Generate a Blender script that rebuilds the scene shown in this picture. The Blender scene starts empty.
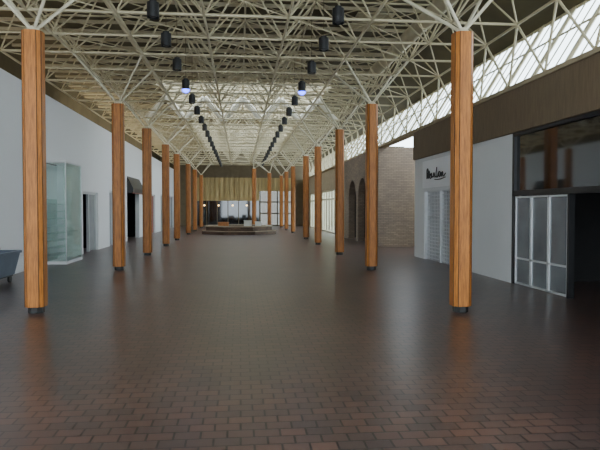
import bpy, bmesh, math, random
from mathutils import Vector, Matrix
random.seed(7)
S = bpy.context.scene
COL = S.collection

# ------------------------------------------------------------ materials
def newmat(name):
    m = bpy.data.materials.new(name); m.use_nodes = True
    nt = m.node_tree; b = nt.nodes['Principled BSDF']
    return m, nt, b
def plain(name, c, rough=.6, metal=0, noise=.12, nscale=3.0, spec=.5, emit=None, es=0):
    m, nt, b = newmat(name)
    b.inputs['Roughness'].default_value = rough
    b.inputs['Metallic'].default_value = metal
    b.inputs['Specular IOR Level'].default_value = spec
    geo = nt.nodes.new('ShaderNodeNewGeometry')
    n = nt.nodes.new('ShaderNodeTexNoise'); n.inputs['Scale'].default_value = nscale
    n.inputs['Detail'].default_value = 4
    nt.links.new(geo.outputs['Position'], n.inputs['Vector'])
    r = nt.nodes.new('ShaderNodeValToRGB')
    r.color_ramp.elements[0].position = .3; r.color_ramp.elements[1].position = .7
    r.color_ramp.elements[0].color = (*[v*(1-noise) for v in c], 1)
    r.color_ramp.elements[1].color = (*[min(1, v*(1+noise)) for v in c], 1)
    nt.links.new(n.outputs['Fac'], r.inputs['Fac'])
    nt.links.new(r.outputs['Color'], b.inputs['Base Color'])
    if emit:
        b.inputs['Emission Color'].default_value = (*emit, 1)
        b.inputs['Emission Strength'].default_value = es
    return m
def wood(name, c1, c2, rough=.45, sc=(30, 30, 2.2), p0=.36, p1=.62):
    m, nt, b = newmat(name)
    b.inputs['Roughness'].default_value = rough
    geo = nt.nodes.new('ShaderNodeNewGeometry')
    mp = nt.nodes.new('ShaderNodeMapping'); mp.inputs['Scale'].default_value = sc
    nt.links.new(geo.outputs['Position'], mp.inputs['Vector'])
    n = nt.nodes.new('ShaderNodeTexNoise'); n.inputs['Scale'].default_value = 1.3
    n.inputs['Detail'].default_value = 8; n.inputs['Roughness'].default_value = .7
    nt.links.new(mp.outputs['Vector'], n.inputs['Vector'])
    r = nt.nodes.new('ShaderNodeValToRGB')
    r.color_ramp.elements[0].position = p0; r.color_ramp.elements[1].position = p1
    r.color_ramp.elements[0].color = (*c1, 1); r.color_ramp.elements[1].color = (*c2, 1)
    nt.links.new(n.outputs['Fac'], r.inputs['Fac'])
    nt.links.new(r.outputs['Color'], b.inputs['Base Color'])
    return m
def brick(name, c1, c2, mortar, w, h, ms, rough, axes='xy', bump=.15, lo=.62, spec=.5):
    m, nt, b = newmat(name)
    b.inputs['Roughness'].default_value = rough
    b.inputs['Specular IOR Level'].default_value = spec
    geo = nt.nodes.new('ShaderNodeNewGeometry')
    sep = nt.nodes.new('ShaderNodeSeparateXYZ'); nt.links.new(geo.outputs['Position'], sep.inputs[0])
    com = nt.nodes.new('ShaderNodeCombineXYZ')
    if axes == 'xy':
        nt.links.new(sep.outputs['X'], com.inputs['X']); nt.links.new(sep.outputs['Y'], com.inputs['Y'])
    else:
        ad = nt.nodes.new('ShaderNodeMath'); ad.operation = 'ADD'
        nt.links.new(sep.outputs['X'], ad.inputs[0]); nt.links.new(sep.outputs['Y'], ad.inputs[1])
        nt.links.new(ad.outputs[0], com.inputs['X']); nt.links.new(sep.outputs['Z'], com.inputs['Y'])
    bt = nt.nodes.new('ShaderNodeTexBrick')
    bt.inputs['Scale'].default_value = 1
    bt.inputs['Brick Width'].default_value = w; bt.inputs['Row Height'].default_value = h
    bt.inputs['Mortar Size'].default_value = ms; bt.inputs['Mortar Smooth'].default_value = .2
    bt.inputs['Color1'].default_value = (*c1, 1); bt.inputs['Color2'].default_value = (*c2, 1)
    bt.inputs['Mortar'].default_value = (*mortar, 1)
    nt.links.new(com.outputs[0], bt.inputs['Vector'])
    n = nt.nodes.new('ShaderNodeTexNoise'); n.inputs['Scale'].default_value = .8; n.inputs['Detail'].default_value = 5
    nt.links.new(geo.outputs['Position'], n.inputs['Vector'])
    mix = nt.nodes.new('ShaderNodeMixRGB'); mix.blend_type = 'MULTIPLY'; mix.inputs['Fac'].default_value = 1
    rr = nt.nodes.new('ShaderNodeValToRGB')
    rr.color_ramp.elements[0].position = .35; rr.color_ramp.elements[1].position = .68
    rr.color_ramp.elements[0].color = (lo, lo, lo*1.03, 1); rr.color_ramp.elements[1].color = (1.1, 1.08, 1.05, 1)
    nt.links.new(n.outputs['Fac'], rr.inputs['Fac'])
    nt.links.new(bt.outputs['Color'], mix.inputs[1]); nt.links.new(rr.outputs['Color'], mix.inputs[2])
    nt.links.new(mix.outputs[0], b.inputs['Base Color'])
    bp = nt.nodes.new('ShaderNodeBump'); bp.invert = True
    bp.inputs['Strength'].default_value = bump; bp.inputs['Distance'].default_value = .004
    nt.links.new(bt.outputs['Fac'], bp.inputs['Height']); nt.links.new(bp.outputs['Normal'], b.inputs['Normal'])
    return m
def glassy(name, tint, trans, rough=.05):
    m = bpy.data.materials.new(name); m.use_nodes = True; nt = m.node_tree
    nt.nodes.clear()
    o = nt.nodes.new('ShaderNodeOutputMaterial'); mx = nt.nodes.new('ShaderNodeMixShader')
    t = nt.nodes.new('ShaderNodeBsdfTransparent'); t.inputs[0].default_value = (*tint, 1)
    g = nt.nodes.new('ShaderNodeBsdfGlossy'); g.inputs['Roughness'].default_value = rough
    g.inputs[0].default_value = (.9, .95, .95, 1)
    mx.inputs[0].default_value = 1-trans
    nt.links.new(t.outputs[0], mx.inputs[1]); nt.links.new(g.outputs[0], mx.inputs[2])
    nt.links.new(mx.outputs[0], o.inputs[0])
    return m

M = {}
M['floor'] = brick('brick_paver', (.112, .060, .046), (.062, .042, .038), (.012, .010, .010), .175, .13, .008, .31, bump=.2, lo=.75, spec=1.0)
M['wood'] = wood('column_wood', (.17, .052, .007), (.52, .185, .028), p0=.30, p1=.60, sc=(44, 44, 2.6))
M['groove'] = plain('dark_groove', (.07, .026, .007), .8)
M['steelbase'] = plain('dark_steel', (.03, .03, .03), .5, .3)
M['frame'] = plain('cream_pipe', (.58, .51, .33), .5, noise=.06)
M['framew'] = plain('pale_branch_pipe', (.62, .57, .42), .45, noise=.05)
M['zig'] = plain('pale_pipe', (.95, .92, .80), .45, noise=.04)
M['deck'] = plain('roof_deck', (.115, .095, .052), .9, noise=.2, nscale=1.2)
M['duct'] = plain('duct_cream', (.58, .51, .34), .6, noise=.08)
M['white'] = plain('white_wall', (.90, .91, .92), .7, noise=.012, nscale=.5)
M['white2'] = plain('white_fascia', (.74, .75, .75), .65, noise=.03, nscale=.7)
M['bulk'] = wood('bulkhead_panel', (.13, .092, .055), (.19, .135, .08), .7)
M['tan'] = plain('tan_plaster', (.38, .31, .20), .8)
M['endwall'] = plain('brown_end_wall', (.16, .125, .075), .85)
M['brickwall'] = brick('brown_brick', (.27, .205, .145), (.20, .15, .11), (.13, .11, .085), .20, .065, .008, .85, axes='v', bump=.3, lo=.8)
M['black'] = plain('black_metal', (.012, .012, .013), .4)
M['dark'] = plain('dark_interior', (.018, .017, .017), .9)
M['alu'] = plain('aluminium', (.68, .70, .71), .4, .25, noise=.04)
M['frost'] = plain('grey_pane', (.14, .155, .165), .15, noise=.3, nscale=1.2, spec=.7)
M['shutter'] = plain('shutter_backing', (.30, .31, .32), .5, noise=.1)
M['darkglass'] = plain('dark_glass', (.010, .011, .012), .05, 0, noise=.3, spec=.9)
M['glass'] = glassy('clear_glass', (.93, .97, .95), .93)
M['tintglass'] = glassy('tinted_glass', (.30, .29, .27), .9)
M['greenglass'] = glassy('green_glass', (.90, .96, .94), .86)
M['green'] = plain('teal_shelf', (.46, .60, .56), .5)
M['header'] = wood('yellow_panel', (.38, .28, .12), (.64, .49, .23), .7, sc=(9, 9, .5))
M['cart'] = plain('blue_gray_plastic', (.13, .16, .21), .5)
M['red'] = plain('red_paint', (.25, .04, .03), .6)
M['soil'] = plain('soil', (.06, .045, .03), .95, nscale=20)
M['stone'] = plain('brown_coping', (.34, .27, .19), .8, nscale=8)
M['paper'] = plain('pale_panel', (.7, .7, .66), .8)
M['pbrick'] = brick('planter_brick', (.20, .12, .08), (.12, .075, .055), (.08, .065, .05), .22, .08, .01, .85, axes='v')
M['lamp_blue'] = plain('lamp_glow', (.1, .15, .9), .5, emit=(.05, .09, 1), es=9)
M['lamp_off'] = plain('lamp_reflector', (.10, .10, .11), .3, .6)
M['globe_glow'] = plain('warm_glow', (.9, .7, .4), .5, emit=(1, .62, .25), es=8)

# ------------------------------------------------------------ helpers
def wloc(o):
    v = Vector((0, 0, 0))
    while o is not None:
        v += Vector(o.location); o = o.parent
    return v
def meta(o, label=None, cat=None, group=None, kind=None):
    if label: o['label'] = label
    if cat: o['category'] = cat
    if group: o['group'] = group
    if kind: o['kind'] = kind
    return o
def bm_obj(name, bm, mat, parent=None, loc=(0, 0, 0), smooth=False):
    me = bpy.data.meshes.new(name)
    bmesh.ops.recalc_face_normals(bm, faces=bm.faces[:])
    bm.to_mesh(me); bm.free()
    if smooth:
        for p in me.polygons: p.use_smooth = True
    for k in (mat if isinstance(mat, (list, tuple)) else [mat]): me.materials.append(k)
    o = bpy.data.objects.new(name, me); COL.objects.link(o)
    o.location = loc
    if parent: o.parent = parent
    return o
def add_box(bm, x0, x1, y0, y1, z0, z1):
    vs = [bm.verts.new((x, y, z)) for x in (x0, x1) for y in (y0, y1) for z in (z0, z1)]
    for f in ((0, 1, 3, 2), (4, 6, 7, 5), (0, 4, 5, 1), (2, 3, 7, 6), (0, 2, 6, 4), (1, 5, 7, 3)):
        bm.faces.new([vs[i] for i in f])
def boxes(name, lst, mat, parent=None, bevel=0):
    xs = [v for b in lst for v in b[0:2]]; ys = [v for b in lst for v in b[2:4]]; zs = [v for b in lst for v in b[4:6]]
    c = Vector(((min(xs)+max(xs))/2, (min(ys)+max(ys))/2, min(zs)))
    bm = bmesh.new()
    for b in lst:
        add_box(bm, b[0]-c.x, b[1]-c.x, b[2]-c.y, b[3]-c.y, b[4]-c.z, b[5]-c.z)
    o = bm_obj(name, bm, mat, parent, c-wloc(parent))
    if bevel:
        md = o.modifiers.new('bevel', 'BEVEL'); md.width = bevel; md.segments = 2
    return o
def empty(name, loc, label=None, cat=None, group=None, kind=None, parent=None):
    e = bpy.data.objects.new(name, None); COL.objects.link(e)
    e.empty_display_size = .2
    e.location = Vector(loc)-wloc(parent)
    if parent: e.parent = parent
    return meta(e, label, cat, group, kind)
def struct(name, lst, mat, label, cat):
    return meta(boxes(name, lst, mat), label, cat, None, 'structure')
def tube_bm(bm, a, b, r, n=6):
    a = Vector(a); b = Vector(b); d = b-a
    q = d.to_track_quat('Z', 'Y'); L = d.length
    ra, rb = [], []
    for i in range(n):
        t = 2*math.pi*i/n
        v = Vector((math.cos(t)*r, math.sin(t)*r, 0))
        ra.append(bm.verts.new(a+q@v)); rb.append(bm.verts.new(a+q@(v+Vector((0, 0, L)))))
    for i in range(n):
        j = (i+1) % n
        bm.faces.new((ra[i], ra[j], rb[j], rb[i]))
    bm.faces.new(ra[::-1]); bm.faces.new(rb)
_bm = bmesh.new(); tube_bm(_bm, (0, 0, 0), (0, 0, 1), 1, 8)
UT = bpy.data.meshes.new('pipe'); _bm.to_mesh(UT); _bm.free()
UTm = {}
def pipe(name, a, b, r, mat, parent=None):
    if mat.name not in UTm:
        me = UT.copy(); me.materials.append(mat)
        for p in me.polygons: p.use_smooth = len(p.vertices) == 4
        UTm[mat.name] = me
    a = Vector(a); b = Vector(b); d = b-a
    o = bpy.data.objects.new(name, UTm[mat.name]); COL.objects.link(o)
    o.location = a-wloc(parent)
    o.rotation_mode = 'QUATERNION'; o.rotation_quaternion = d.to_track_quat('Z', 'Y')
    o.scale = (r, r, d.length)
    if parent: o.parent = parent
    return o
def prism(name, prof, z0, z1, mat, parent, loc, top_scale=1, darkseg=None):
    bm = bmesh.new()
    lo = [bm.verts.new((x, y, z0)) for x, y in prof]
    hi = [bm.verts.new((x*top_scale, y*top_scale, z1)) for x, y in prof]
    n = len(prof)
    for i in range(n):
        j = (i+1) % n
        f = bm.faces.new((lo[i], lo[j], hi[j], hi[i]))
        if darkseg and i % 6 in darkseg: f.material_index = 1
    bm.faces.new(lo[::-1]); bm.faces.new(hi)
    return bm_obj(name, bm, mat, parent, loc)

# ------------------------------------------------------------ shell
YB, YE = 2.0, 50.0
XL, XR = -5.1, 5.4
ZL, ZU, ZD = 4.95, 6.0, 6.15
struct('floor', [(-9, 9.5, -3, 54, -.2, 0)], M['floor'], 'dark red-brown brick paver concourse floor with a dull sheen', 'floor')
ops = [(16.5, 18.1, 2.75), (20.2, 22.3, 2.05), (24.2, 25.8, 2.2), (27.9, 31.2, 2.9), (34.8, 37.0, 2.3), (39.5, 42, 2.4), (44.5, 47, 2.4)]
L = []; y = -3
for a, b, h in ops:
    L.append((XL-.2, XL, y, a, 0, 4.5)); L.append((XL-.2, XL, a, b, h, 4.5)); y = b
L.append((XL-.2, XL, y, YE, 0, 4.5))
struct('wall_left', L, M['white'], 'long white painted wall above shuttered shop openings', 'wall')
struct('wall_upper_left', [(-6.7, -6.5, -3, YE, 4.3, ZD+.1), (-6.5, XL-.2, -3, YE, 4.38, 4.5)], M['deck'], 'tan upper wall and ledge under the roof', 'wall')
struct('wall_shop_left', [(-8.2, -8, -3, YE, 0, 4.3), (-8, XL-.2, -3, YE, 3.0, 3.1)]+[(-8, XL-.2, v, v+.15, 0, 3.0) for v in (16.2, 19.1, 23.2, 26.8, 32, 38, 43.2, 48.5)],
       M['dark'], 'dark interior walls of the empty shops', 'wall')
struct('trim_1', [(XR-.06, XR+.15, 2, 18.2, 2.98, 3.82)], M['bulk'], 'brown wood-panelled bulkhead band above the shopfronts', 'fascia')
struct('trim_2', [(XR-.1, XR+.2, -3, YE, 3.82, 3.9)], M['tan'], 'narrow sill beam under the clerestory glazing', 'trim')
struct('wall_right', [(XR, XR+.2, 11.5, 15.05, 0, 2.98), (XR, XR+.2, 17.2, 18.2, 0, 2.98), (XR, XR+.2, 15.05, 17.2, 1.98, 2.98),
                      (XR, XR+.2, -3, 4, 0, 3.82)], M['white2'], 'white shop wall between the shopfronts', 'wall')
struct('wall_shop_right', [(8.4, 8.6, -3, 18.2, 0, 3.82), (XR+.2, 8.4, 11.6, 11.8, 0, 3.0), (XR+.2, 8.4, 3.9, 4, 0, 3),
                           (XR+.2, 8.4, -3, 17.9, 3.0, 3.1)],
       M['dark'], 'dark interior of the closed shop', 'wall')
struct('wall_recess', [(8.4, 8.6, 18.2, 22.7, 0, 3.82), (XR+.2, 8.4, 17.9, 18.2, 0, 3.82)], M['tan'], 'tan walls of the daylit recess beside the brick shop', 'wall')
struct('wall_side_right', [(XR, XR+.2, 30.2, 33, 0, 3.82), (XR, XR+.2, 33, 39.6, 2.6, 3.82), (XR, XR+.2, 39.6, 42, 0, 3.82),
                           (XR, XR+.2, 42, 46, 2.6, 3.82), (XR, XR+.2, 46, YE, 0, 3.82)], M['tan'], 'tan wall around bright glazed entrances', 'wall')
def arch_wall(name, x0, x1, y0, y1, z1, arches, spring):
    bm = bmesh.new(); y = y0
    for (a, b) in arches:
        add_box(bm, x0, x1, y, a, 0, z1)
        n = 14; r = (b-a)/2; c = (a+b)/2
        for i in range(n):
            t0 = math.pi*(1-i/n); t1 = math.pi*(1-(i+1)/n)
            ya, yb = c+r*math.cos(t0), c+r*math.cos(t1)
            za, zb = spring+r*math.sin(t0), spring+r*math.sin(t1)
            v = [bm.verts.new(p) for p in ((x0, ya, za), (x0, yb, zb), (x0, yb, z1), (x0, ya, z1),
                                           (x1, ya, za), (x1, yb, zb), (x1, yb, z1), (x1, ya, z1))]
            for f in ((0, 1, 2, 3), (7, 6, 5, 4), (0, 4, 5, 1), (3, 2, 6, 7)):
                bm.faces.new([v[k] for k in f])
        y = b
    add_box(bm, x0, x1, y, y1, 0, z1)
    add_box(bm, x1, 8.4, y0, y0+.25, 0, z1)
    return meta(bm_obj(name, bm, M['brickwall']), 'brown brick shopfront wall with two arched openings', 'wall', None, 'structure')
arch_wall('wall_brick', 5.3, 5.6, 22.7, 30.2, 3.84, [(24.9, 26.7), (27.2, 29.0)], 1.9)
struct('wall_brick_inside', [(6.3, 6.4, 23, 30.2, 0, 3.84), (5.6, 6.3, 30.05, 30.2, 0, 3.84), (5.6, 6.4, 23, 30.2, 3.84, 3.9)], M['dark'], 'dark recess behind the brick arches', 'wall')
def deck(zz):
    x0, x1 = -6.7, 4.6
    sk = [(-1, 2.0, -2.0, 2.0)]+[(22.3+.8*i, 22.3+.8*i+.42, -3.0, 3.4) for i in range(11)]+[(33.5+.8*i, 33.5+.8*i+.42, -2.6, 3.0) for i in range(18)]  # first, unseen opening added to light the foreground, nearest slots to light the zigzag
    out = []; y = -3
    for a, b, u, v in sk:
        out += [(x0, x1, y, a, zz, zz+.12), (x0, u, a, b, zz, zz+.12), (v, x1, a, b, zz, zz+.12)]; y = b
    out.append((x0, x1, y, YE+.2, zz, zz+.12)); return out
struct('ceiling', deck(ZD), M['deck'], 'dark olive roof deck with narrow skylight slots and an added unseen light opening', 'ceiling')
GX, GZ = .9, 1.45
bm = bmesh.new()
sx_, sz_ = XR+.1+GX, 3.9+GZ
v = [bm.verts.new(p) for p in ((4.6, -3, ZD), (4.6, YE, ZD), (sx_-.02, YE, sz_), (sx_-.02, -3, sz_), (4.6, -3, ZD+.12), (4.6, YE, ZD+.12), (sx_+.1, YE, sz_+.06), (sx_+.1, -3, sz_+.06))]
for f in ((0, 1, 2, 3), (7, 6, 5, 4), (0, 4, 5, 1), (2, 6, 7, 3), (1, 5, 6, 2), (0, 3, 7, 4)): bm.faces.new([v[k] for k in f])
meta(bm_obj('ceiling_slope', bm, M['deck']), 'sloping edge of the dark olive roof deck', 'ceiling', None, 'structure')
n = 0; y = -1.0; first = None
while y < 49:
    n += 1
    e = empty('window_%d' % n, (XR+.1, y+.6, 3.9), 'tilted cream-framed clerestory window bay above the shops', 'window', 'clerestory window bays', 'structure')
    if first is None:
        fb = bmesh.new(); A = Vector((0, 0, 0)); B = Vector((GX, 0, GZ))
        for yy in (-.565, -.2, .2, .565):
            tube_bm(fb, A+Vector((0, yy, 0)), B+Vector((0, yy, 0)), .032 if abs(yy) > .5 else .014, 4)
        tube_bm(fb, A+Vector((0, -.595, .02)), A+Vector((0, .595, .02)), .04, 4)
        tube_bm(fb, B+Vector((0, -.595, -.02)), B+Vector((0, .595, -.02)), .04, 4)
        tube_bm(fb, A*.4+B*.6+Vector((0, -.595, 0)), A*.4+B*.6+Vector((0, .595, 0)), .022, 4)
        bm_obj('window_frame', fb, M['duct'], e)
        gb = bmesh.new(); gb.faces.new([gb.verts.new(p) for p in ((0.02, -.58, .03), (.02, .58, .03), (GX, .58, GZ), (GX, -.58, GZ))])
        bm_obj('window_pane', gb, M['glass'], e)
        first = e
    else:
        for c in first.children:
            k = c.copy(); COL.objects.link(k); k.parent = e
    y += 1.2
struct('wall_back', [(-8, 9, YE, YE+.2, 4.0, 6.3), (-8, -3.6, YE, YE+.2, 0, 4), (4.6, 9, YE, YE+.2, 0, 4)], M['endwall'], 'brown end wall of the concourse', 'wall')
def ribs(x, x2, zb):
    rib = []
    while x < x2-.01:
        rib.append((x, min(x+.28, x2), YE-.14, YE, zb, 4.0)); rib.append((min(x+.28, x2), min(x+.4, x2), YE-.03, YE, zb, 4.0)); x += .4
    return rib
e = empty('shopfront', (-1.0, YE-.05, 0), 'dark glazed end shopfront beneath a yellow ribbed header', 'shopfront')
boxes('header', ribs(-3.6, 1.6, 2.1), M['header'], e)
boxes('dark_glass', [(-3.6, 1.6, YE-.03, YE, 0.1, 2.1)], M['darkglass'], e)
boxes('mullion', [(-3.6+i*.87-.03, -3.6+i*.87+.03, YE-.08, YE-.03, 0, 2.1) for i in range(7)]+[(-3.6, 1.6, YE-.08, YE-.03, 0, .1)], M['endwall'], e)
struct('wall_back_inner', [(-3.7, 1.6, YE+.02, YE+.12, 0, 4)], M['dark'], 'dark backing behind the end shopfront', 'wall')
for i in range(4):  # invented warm glowing globes, added at the dark hall end
    lx = -2.9+i*1.15
    g_ = empty('added_glow_globe', (lx, YE-.3, 1.72), 'added small warm glowing globe beside the dark end shopfront', 'lamp', 'added warm glowing globes')
    bm = bmesh.new(); bmesh.ops.create_uvsphere(bm, u_segments=12, v_segments=8, radius=.06)
    bm_obj('globe', bm, M['globe_glow'], g_, smooth=True)
    bm = bmesh.new(); tube_bm(bm, (0, 0, .05), (0, 0, .23), .015, 6); tube_bm(bm, (0, 0, .23), (0, .2, .25), .015, 6)
    bm_obj('bracket', bm, M['black'], g_)
e = empty('entrance_window', (3.1, YE, 0), 'tinted end entrance glazing with brown mullions', 'window')
boxes('header', ribs(1.6, 4.6, 2.9), M['header'], e)
boxes('frame', [(1.6+i*.72+.02, 1.6+i*.72+.11, YE, YE+.08, 0, 2.9) for i in range(5)]+[(1.6, 4.6, YE, YE+.08, z, z+.1) for z in (0, 1.0, 1.95)], M['endwall'], e)
boxes('pane', [(1.6, 4.6, YE+.03, YE+.04, 0, 2.9)], M['tintglass'], e)
for (a, b) in ((33, 39.6), (42, 46)):
    e = empty('glazed_entrance', (XR+.1, (a+b)/2, 0), 'bright daylit glazed entrance with white frames', 'entrance', 'side glazed entrances')
    m = int((b-a)/1.1)
    boxes('frame', [(XR+.06, XR+.14, a+(b-a)*i/m-.04, a+(b-a)*i/m+.04, 0, 2.6) for i in range(m+1)]+[(XR+.06, XR+.14, a, b, z, z+.08) for z in (0, 2.0, 2.52)], M['framew'], e)
    boxes('pane', [(XR+.09, XR+.1, a, b, 0, 2.6)], M['glass'], e)

# ------------------------------------------------------------ space frame
NX = [-5.2, -3.68, -2.16, -.63, .89, 2.42, 3.94, 5.2]
NY = [3.1, 4.7, 6.3, 7.9, 9.5, 10.93, 12.37, 13.8, 15.4, 16.85, 18.3, 19.9, 21.7, 23.5, 25.1, 26.45, 27.8, 29.4, 30.85, 32.3, 33.75, 35.2, 36.8, 38.5, 40.2, 41.8, 43.5, 45.2, 46.8, 48.4]
UX = [(NX[i]+NX[i+1])/2 for i in range(len(NX)-1)]
UY = [(NY[i]+NY[i+1])/2 for i in range(len(NY)-1)]
O = Vector((0, 26, ZL))
sf = empty('space_frame', O, 'cream steel-pipe space frame carrying the roof', 'roof frame')
for x in NX: pipe('lower_chord', (x, NY[0], ZL), (x, NY[-1], ZL), .027, M['frame'], sf)
for y in NY: pipe('lower_chord', (NX[0], y, ZL), (NX[-1], y, ZL), .027, M['frame'], sf)
for x in UX: pipe('upper_chord', (x, UY[0], ZU), (x, UY[-1], ZU), .024, M['frame'], sf)
for y in UY: pipe('upper_chord', (UX[0], y, ZU), (UX[-1], y, ZU), .024, M['frame'], sf)
webs = []
for i, ux in enumerate(UX):
    for j, uy in enumerate(UY):
        for dx in (0, 1):
            for dy in (0, 1):
                webs.append(((NX[i+dx], NY[j+dy], ZL), (ux, uy, ZU)))
webs.sort(key=lambda w: (w[0][1] < 9, w[0][1]))
for w in webs[:100]: pipe('web_strut', w[0], w[1], .019, M['frame'], sf)
bm = bmesh.new()
for w in webs[100:]: tube_bm(bm, Vector(w[0])-O, Vector(w[1])-O, .019, 5)
o = bm_obj('web_struts', bm, M['frame'], sf); o['kind'] = 'stuff'
bm = bmesh.new()
for i in range(len(UX)-1):
    for j in range(len(UY)-1):
        a = (UX[i], UY[j], ZU); b = (UX[i+1], UY[j+1], ZU)
        tube_bm(bm, Vector(a)-O, Vector(b)-O, .014, 4)
        a = (UX[i+1], UY[j], ZU); b = (UX[i], UY[j+1], ZU)
        tube_bm(bm, Vector(a)-O, Vector(b)-O, .014, 4)
for i in range(len(NX)-1):
    for j in range(len(NY)-1):
        if (i+j) % 2:
            tube_bm(bm, Vector((NX[i], NY[j], ZL))-O, Vector((NX[i+1], NY[j+1], ZL))-O, .014, 4)
o = bm_obj('diagonal_braces', bm, M['frame'], sf); o['kind'] = 'stuff'
for j in range(len(NY)-1):
    my = (NY[j]+NY[j+1])/2
    pipe('edge_strut', (5.2, NY[j], ZL), (XR-.02, my, 3.9), .024, M['frame'], sf)
    pipe('edge_strut', (5.2, NY[j+1], ZL), (XR-.02, my, 3.9), .024, M['frame'], sf)
xs = [-3.68+.76*i for i in range(11)]
for i in range(10):
    a = (xs[i], 24.3, ZL+.09 if i % 2 == 0 else ZU-.1); b = (xs[i+1], 24.3, ZU-.1 if i % 2 == 0 else ZL+.09)
    pipe('zigzag_diagonal', a, b, .12, M['zig'], sf)
yy = 4.2
while yy < 49.3:
    boxes('roof_purlin', [(-6.4, 4.6, yy, yy+.04, ZD-.08, ZD)], M['duct'], sf)
    yy += .8

for k, (x, y, w, l) in enumerate([(.1, 12.9, .9, 1.1), (.1, 21.4, 1.2, .9), (-1.4, 19.0, .8, .8), (1.65, 19.0, .8, .8), (3.2, 14.6, .9, 1.4)]):
    e = empty('ceiling_diffuser', (x, y, ZU+.03), 'square cream metal air diffuser under the roof deck', 'vent', 'ceiling air diffusers')
    boxes('diffuser_body', [(x-w/2, x+w/2, y-l/2, y+l/2, ZU+.05, ZD-.08)], M['duct'], e)
    boxes('vane', [(x-w/2, x+w/2, y-l/2, y-l/2+.02, ZU+.03, ZU+.05)]+[(x-w/2+.08*i*w, x-w/2+.08*i*w+.02, y-l/2, y+l/2, ZU+.03, ZU+.05) for i in range(1, 12)], M['frame'], e)
e = empty('air_duct', (3.95, 12, 5.5), 'smooth round cream air duct inside the roof frame', 'duct')
pipe('duct_body', (3.95, 7.5, 5.5), (3.95, 17.5, 5.5), .17, M['duct'], e)
for i in range(5): pipe('duct_ring', (3.95, 8.2+i*2.2, 5.5), (3.95, 8.26+i*2.2, 5.5), .19, M['frame'], e)

# ------------------------------------------------------------ columns
H = 4.0; W = .138; C = .062; g = .010
prof = [(-W+C, -W), (W-C, -W), (W-C, -W+g), (W-C+g, -W+g), (W-g, -W+C-g), (W-g, -W+C),
        (W, -W+C), (W, W-C), (W-g, W-C), (W-g, W-C+g), (W-C+g, W-g), (W-C, W-g),
        (W-C, W), (-W+C, W), (-W+C, W-g), (-W+C-g, W-g), (-W+g, W-C+g), (-W+g, W-C),
        (-W, W-C), (-W, -W+C), (-W+g, -W+C), (-W+g, -W+C-g), (-W+C-g, -W+g), (-W+C, -W+g)]
octp = [(math.cos(math.pi/8+i*math.pi/4)*.11, math.sin(math.pi/8+i*math.pi/4)*.11) for i in range(8)]
left_y = [8.93, 14.9, 19.4, 24.2, 28.4, 34.6, 39.6, 46.0]
right_y = [8.4, 14.35, 19.05, 24.4, 28.9, 36.0, 41.2, 46.3]
def near(lst, v):
    a = [t for t in lst if t <= v]; b = [t for t in lst if t > v]
    return a[-1], b[0]
meshes = {}
def column(x, y, lab):
    e = empty('wooden_column', (x, y, 0), lab, 'column', 'timber tree columns')
    if not meshes:
        meshes['s'] = prism('column_shaft', prof, .09, H, [M['wood'], M['groove']], e, (0, 0, 0), darkseg=(1, 2, 4, 5))
        meshes['b'] = prism('column_base', octp, 0, .09, M['steelbase'], e, (0, 0, 0))
        meshes['c'] = prism('column_cap', octp, H, H+.07, M['framew'], e, (0, 0, 0), .6)
    else:
        for k in 'sbc':
            c = meshes[k].copy(); COL.objects.link(c); c.parent = e
    xa, xb = near(NX, x); ya, yb = near(NY, y)
    for px in (xa, xb):
        for py in (ya, yb):
            sx = 1 if px > x else -1; sy = 1 if py > y else -1
            pipe('branch_pipe', (x+.03*sx, y+.03*sy, H+.04), (px, py, ZL), .025, M['framew'], e)
for y in left_y: column(-2.92, y, 'orange-brown timber column with cream pipe branches, near the white wall')
for y in right_y: column(3.18, y, 'orange-brown timber column with cream pipe branches, near the dark shopfronts')
column(.9, 38.3, 'orange-brown timber column standing behind the low planter')
column(2.1, 43.0, 'orange-brown timber column near the glazed hall end')

# ------------------------------------------------------------ pendant lamps
lampm = {}
def lamp(x, y, lit):
    z0 = 4.6
    e = empty('pendant_lamp', (x, y, z0), 'black cylinder pendant lamp, lit bluish violet' if lit else 'black cylinder pendant lamp, unlit, hanging from the space frame', 'lamp', 'black cylinder pendant lamps')
    if 'body' not in lampm:
        bm = bmesh.new(); tube_bm(bm, (0, 0, .0), (0, 0, .24), .1, 20)
        for f in [f for f in bm.faces if len(f.verts) == 20 and f.calc_center_median().z < .01]: bm.faces.remove(f)
        tube_bm(bm, (0, 0, .24), (0, 0, .28), .06, 16)
        lampm['body'] = bm_obj('lamp_shade', bm, M['black'], e)
        bm = bmesh.new(); tube_bm(bm, (0, 0, .27), (0, 0, ZU-z0), .006, 6)
        lampm['rod'] = bm_obj('rod', bm, M['endwall'], e)
    else:
        for k in ('body', 'rod'):
            c = lampm[k].copy(); COL.objects.link(c); c.parent = e
    key = 'on' if lit else 'off'
    if key not in lampm:
        bm = bmesh.new(); bmesh.ops.create_uvsphere(bm, u_segments=16, v_segments=8, radius=.1)
        for v in bm.verts: v.co.z = v.co.z*.8+(-.01 if lit else .085)
        lampm[key] = bm_obj('lamp_bulb', bm, M['lamp_blue'] if lit else M['lamp_off'], e)
    else:
        c = lampm[key].copy(); COL.objects.link(c); c.parent = e
ly = [10.05, 11.8, 13.8, 16.0, 18.1]+[20.2+2.1*i for i in range(13)]
for y in ly:
    lamp(-1.4, y, abs(y-16) < .1)
    lamp(1.65, y, abs(y-16) < .1)
for x in (-1.4, 1.65):
    ld = bpy.data.lights.new('lamp_light', 'SPOT'); ld.energy = 25; ld.spot_size = 1.6; ld.color = (.6, .7, 1); ld.shadow_soft_size = .08
    lo = bpy.data.objects.new('lamp_light', ld); COL.objects.link(lo); lo.location = (x, 16, 4.48)

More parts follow.
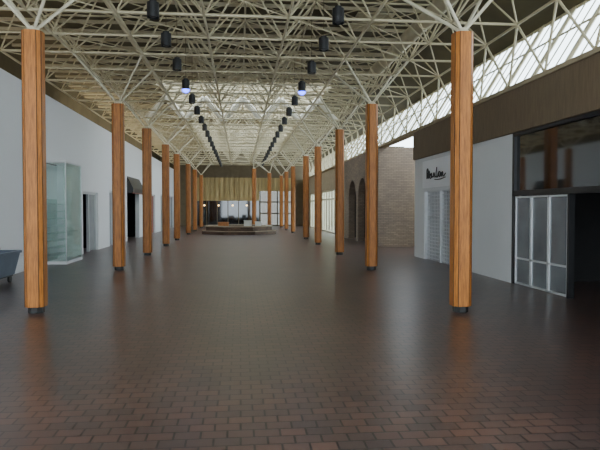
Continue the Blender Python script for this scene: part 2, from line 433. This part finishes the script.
# ------------------------------------------------------------ right shopfronts
e = empty('shopfront', (XR+.05, 7.75, 0), 'dark glazed shopfront with a black frame and an open bay', 'shopfront')
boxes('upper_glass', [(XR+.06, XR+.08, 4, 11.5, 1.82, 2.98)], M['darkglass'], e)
boxes('frame', [(XR, XR+.1, 4, 11.5, 1.74, 1.84), (XR, XR+.1, 11.42, 11.5, 0, 2.98), (XR, XR+.1, 9.40, 9.46, 0, 1.74), (XR, XR+.1, 4, 11.5, 2.92, 2.98)], M['black'], e)
for i in range(3):
    a = 9.48+i*.643; b = a+.636
    d = empty('folding_door', (XR+.05, (a+b)/2, 0), 'thin aluminium-framed glazed door with dark grey panes', 'door', 'aluminium folding doors')
    fr = [(XR+.02, XR+.06, a, a+.03, 0.01, 1.73), (XR+.02, XR+.06, b-.03, b, 0.01, 1.73)]+[(XR+.02, XR+.06, a, b, z, z+.035) for z in (.01, .5, 1.695)]
    boxes('door_frame', fr, M['alu'], d)
    boxes('pane', [(XR+.045, XR+.055, a+.03, b-.03, .05, 1.69)], M['frost'], d)
e = empty('roller_grille', (XR+.1, 16.1, 0), 'grey metal roller grille closing the white shopfront', 'security grille')
sl = []
for i in range(18): sl.append((XR+.08, XR+.10, 15.05+i*.1265-.012, 15.05+i*.1265+.012, 0, 1.98))
for i in range(20): sl.append((XR+.075, XR+.105, 15.05, 17.2, .05+i*.1, .075+i*.1))
boxes('grille', sl, M['alu'], e)
boxes('back_panel', [(XR+.16, XR+.18, 15.05, 17.2, 0, 1.98)], M['shutter'], e)
for yy in (15.03, 15.92, 17.19): boxes('guide_rail', [(XR+.03, XR+.14, yy-.03, yy+.03, 0, 1.98)], M['alu'], e)
e = empty('shop_sign', (XR-.04, 16.05, 2.08), 'plain white shop sign panel with dark handwritten script lettering', 'sign')
boxes('sign_board', [(XR-.035, XR-.005, 14.9, 17.3, 2.08, 2.86)], M['white'], e)
cu = bpy.data.curves.new('script', 'CURVE'); cu.dimensions = '3D'; cu.bevel_depth = .015
def stroke(pts):
    sp = cu.splines.new('BEZIER'); sp.bezier_points.add(len(pts)-1)
    for p, (u, w) in zip(sp.bezier_points, pts):
        p.co = (0, -u*.80, w*.55); p.handle_left_type = p.handle_right_type = 'AUTO'
stroke([(-.98, .10), (-.90, .62), (-.82, .12), (-.76, .50), (-.66, .12)])
stroke([(-.58, .34), (-.64, .14), (-.50, .14), (-.48, .36), (-.42, .14), (-.34, .20)])
stroke([(-.26, .14), (-.20, .36), (-.14, .30), (-.10, .14), (.02, .18)])
stroke([(.10, .62), (.06, .16), (.16, .12), (.26, .32)])
stroke([(.34, .14), (.30, .32), (.42, .36), (.46, .18), (.36, .12)])
stroke([(.56, .34), (.58, .14), (.68, .34), (.74, .14), (.98, .24)])
stroke([(-.10, .02), (.40, .0), (.95, .06)])
so = bpy.data.objects.new('tmp', cu); COL.objects.link(so); cu.materials.append(M['black'])
bpy.context.view_layer.update()
me = bpy.data.meshes.new_from_object(so.evaluated_get(bpy.context.evaluated_depsgraph_get()))
bpy.data.objects.remove(so)
so = bpy.data.objects.new('lettering', me); COL.objects.link(so); so.parent = e; so.location = (-.01, 0, .2)

# ------------------------------------------------------------ left shopfronts
e = empty('display_case', (XL+.1, 17.3, 0), 'tall pale glass display case with teal slatted shelves low down', 'display case')
X1 = XL+.5; CY0, CY1 = 16.5, 18.1
boxes('case_top', [(XL, X1, CY0, CY1, 2.70, 2.74)], M['white2'], e)
boxes('case_plinth', [(XL, X1, CY0, CY1, 0, .08)], M['white2'], e)
for yy in (CY0+.02, CY1-.02): boxes('corner_post', [(X1-.02, X1, yy-.01, yy+.01, .08, 2.70)], M['alu'], e)
boxes('glass_front', [(X1-.02, X1-.01, CY0+.035, CY1-.035, .08, 2.70)], M['greenglass'], e)
for yy in (CY0+.02, CY1-.03): boxes('glass_side', [(XL, X1-.03, yy, yy+.01, .08, 2.70)], M['greenglass'], e)
for i in range(8): boxes('shelf', [(XL-.2, XL+.2, CY0+.1, CY1-.1, .2+i*.2, .22+i*.2)], M['green'], e)
boxes('back_panel', [(XL-.26, XL-.2, CY0, CY1, 0, 1.75)], M['green'], e)
boxes('upper_back_panel', [(XL-.26, XL-.2, CY0, CY1, 1.75, 2.72)], M['white'], e)
def doorset(name, a, b, h, matp, label, inset=.12, half=False):
    e = empty(name, (XL-inset, (a+b)/2, 0), label, 'door')
    boxes('door_frame', [(XL-inset-.03, XL-inset+.05, a, a+.08, 0, h), (XL-inset-.03, XL-inset+.05, b-.08, b, 0, h), (XL-inset-.03, XL-inset+.05, a, b, h-.08, h),
                         (XL-inset-.03, XL-inset+.05, (a+b)/2-.04, (a+b)/2+.04, 0, h)], M['alu'], e)
    m = (a+b)/2
    boxes('door_leaf', [(XL-inset-.02, XL-inset, m+.04 if half else a+.08, b-.08, 0.02, h-.08)], matp, e)
    return e
doorset('double_door', 20.2, 22.3, 2.05, M['shutter'], 'pale double door standing half open in the white wall', half=True)
doorset('double_door', 24.2, 25.8, 2.2, M['shutter'], 'pale grey door beside a timber column')
doorset('double_door', 34.8, 37.0, 2.3, M['red'], 'dark red double door in the white wall')
doorset('double_door', 39.5, 42, 2.4, M['shutter'], 'pale double door far along the wall')
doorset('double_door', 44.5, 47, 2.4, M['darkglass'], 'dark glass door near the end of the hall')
e = empty('shop_awning', (XL+.06, 29.55, 2.1), 'black sloping awning over a dark shop entrance', 'awning')
bm = bmesh.new()
vs = [bm.verts.new(p) for p in ((-.05, -1.65, .85), (-.05, 1.65, .85), (.22, 1.65, .3), (.22, -1.65, .3), (.22, -1.65, .1), (.22, 1.65, .1), (-.05, -1.65, .1), (-.05, 1.65, .1))]
for f in ((0, 1, 2, 3), (3, 2, 5, 4), (0, 3, 4, 6), (1, 7, 5, 2)): bm.faces.new([vs[k] for k in f])
bm_obj('awning_cover', bm, M['black'], e)
boxes('awning_rail', [(XL+.25, XL+.28, 27.9, 31.2, 2.17, 2.2)], M['red'], e)

# ------------------------------------------------------------ planter
e = empty('planter', (-.05, 35.6, 0), 'low wide octagonal brown brick planter with stepped edge', 'planter')
def oc(r): return [(math.cos(math.pi/8+i*math.pi/4)*r, math.sin(math.pi/8+i*math.pi/4)*r) for i in range(8)]
def octring(name, ro, ri, z0, z1, mat):
    bm = bmesh.new(); A = []
    for r, z in ((ro, z0), (ro, z1), (ri, z1), (ri, z0)):
        A.append([bm.verts.new((x, y, z)) for x, y in oc(r)])
    for k in range(4):
        for i in range(8):
            j = (i+1) % 8; l = (k+1) % 4
            bm.faces.new((A[k][i], A[k][j], A[l][j], A[l][i]))
    return bm_obj(name, bm, mat, e)
octring('step', 2.3, 2.05, 0, .17, M['pbrick'])
octring('step_coping', 2.34, 2.05, .17, .2, M['stone'])
octring('planter_wall', 2.05, 1.8, 0, .42, M['pbrick'])
octring('planter_ledge', 2.1, 1.7, .42, .48, M['stone'])
prism('planter_soil', oc(1.8), .2, .38, M['soil'], e, (0, 0, 0))
for i, (px, py, sx, sy, sz, mk, lab) in enumerate([(.5, -.9, .45, .3, .38, 'paper', 'pale cardboard box lying in the dry planter'), (1.1, -.5, .35, .3, .3, 'paper', 'small pale box in the dry planter'), (-.9, -.7, .6, .3, .28, 'wood', 'orange-brown wooden crate in the dry planter')]):
    b = empty('box', (-.05+px, 35.6+py, .38), lab, 'box')
    boxes('box_body', [(-.05+px-sx/2, -.05+px+sx/2, 35.6+py-sy/2, 35.6+py+sy/2, .38, .38+sz)], M[mk], b, .01)
    boxes('box_lid', [(-.05+px-sx/2-.02, -.05+px+sx/2+.02, 35.6+py-sy/2-.02, 35.6+py+sy/2+.02, .38+sz, .41+sz)], M[mk], b, .008)
# ------------------------------------------------------------ wheeled bin
cx, cy = -4.76, 12.25
e = empty('utility_cart', (cx, cy, 0), 'blue-grey plastic wheeled bin standing against the white wall', 'cart')
bm = bmesh.new()
def ring(z, hx, hy, oy=0): return [bm.verts.new((x, y+oy, z)) for x, y in ((-hx, -hy), (hx, -hy), (hx, hy), (-hx, hy))]
r0 = ring(.16, .20, .42); r1 = ring(.62, .28, .56, -.02); r2 = ring(.62, .25, .53, -.02); r3 = ring(.20, .17, .39)
for a, b in ((r0, r1), (r1, r2), (r2, r3)):
    for i in range(4): bm.faces.new((a[i], a[(i+1) % 4], b[(i+1) % 4], b[i]))
bm.faces.new(r0[::-1]); bm.faces.new(r3)
bm_obj('cart_tub', bm, M['cart'], e)
boxes('cart_rim', [(cx-.30, cx-.25, cy-.60, cy+.56, .59, .64), (cx+.25, cx+.30, cy-.60, cy+.56, .59, .64), (cx-.30, cx+.30, cy-.61, cy-.56, .59, .64), (cx-.30, cx+.30, cy+.52, cy+.57, .59, .64)], M['cart'], e)
boxes('cart_chassis', [(cx-.18, cx+.18, cy-.40, cy+.40, .13, .17)], M['black'], e)
for sx in (-.14, .14):
    for sy in (-.32, .32):
        bm = bmesh.new(); tube_bm(bm, (-.02, 0, 0), (.02, 0, 0), .075, 16)
        bm_obj('wheel', bm, M['black'], e, (sx, sy, .075))

# ------------------------------------------------------------ light
w = bpy.data.worlds.new('world'); S.world = w; w.use_nodes = True
nt = w.node_tree; bg = nt.nodes['Background']
bg.inputs[0].default_value = (.80, .91, 1.0, 1); bg.inputs[1].default_value = 7.4
def area(loc, rot, sx, sy, en, col):
    ld = bpy.data.lights.new('deck_fill_light', 'AREA'); ld.shape = 'RECTANGLE'; ld.size = sx; ld.size_y = sy; ld.energy = en; ld.color = col  # added fill hidden on the left ledge to brighten deck and pipes
    lo = bpy.data.objects.new('deck_fill_light', ld); COL.objects.link(lo); lo.location = loc; lo.rotation_euler = rot
area((-5.9, 12, 4.56), (0, math.radians(180+25), 0), .5, 22, 80, (1, .87, .64))
area((-5.9, 34, 4.56), (0, math.radians(180+25), 0), .5, 22, 420, (1, .90, .68))
# ------------------------------------------------------------ camera
cd = bpy.data.cameras.new('camera'); cd.lens = 36; cd.sensor_width = 36; cd.clip_end = 200
co = bpy.data.objects.new('camera', cd); COL.objects.link(co)
co.location = (0, 0, 1.5)
co.rotation_euler = (math.radians(90-1.62), 0, math.radians(-5.71))
S.camera = co
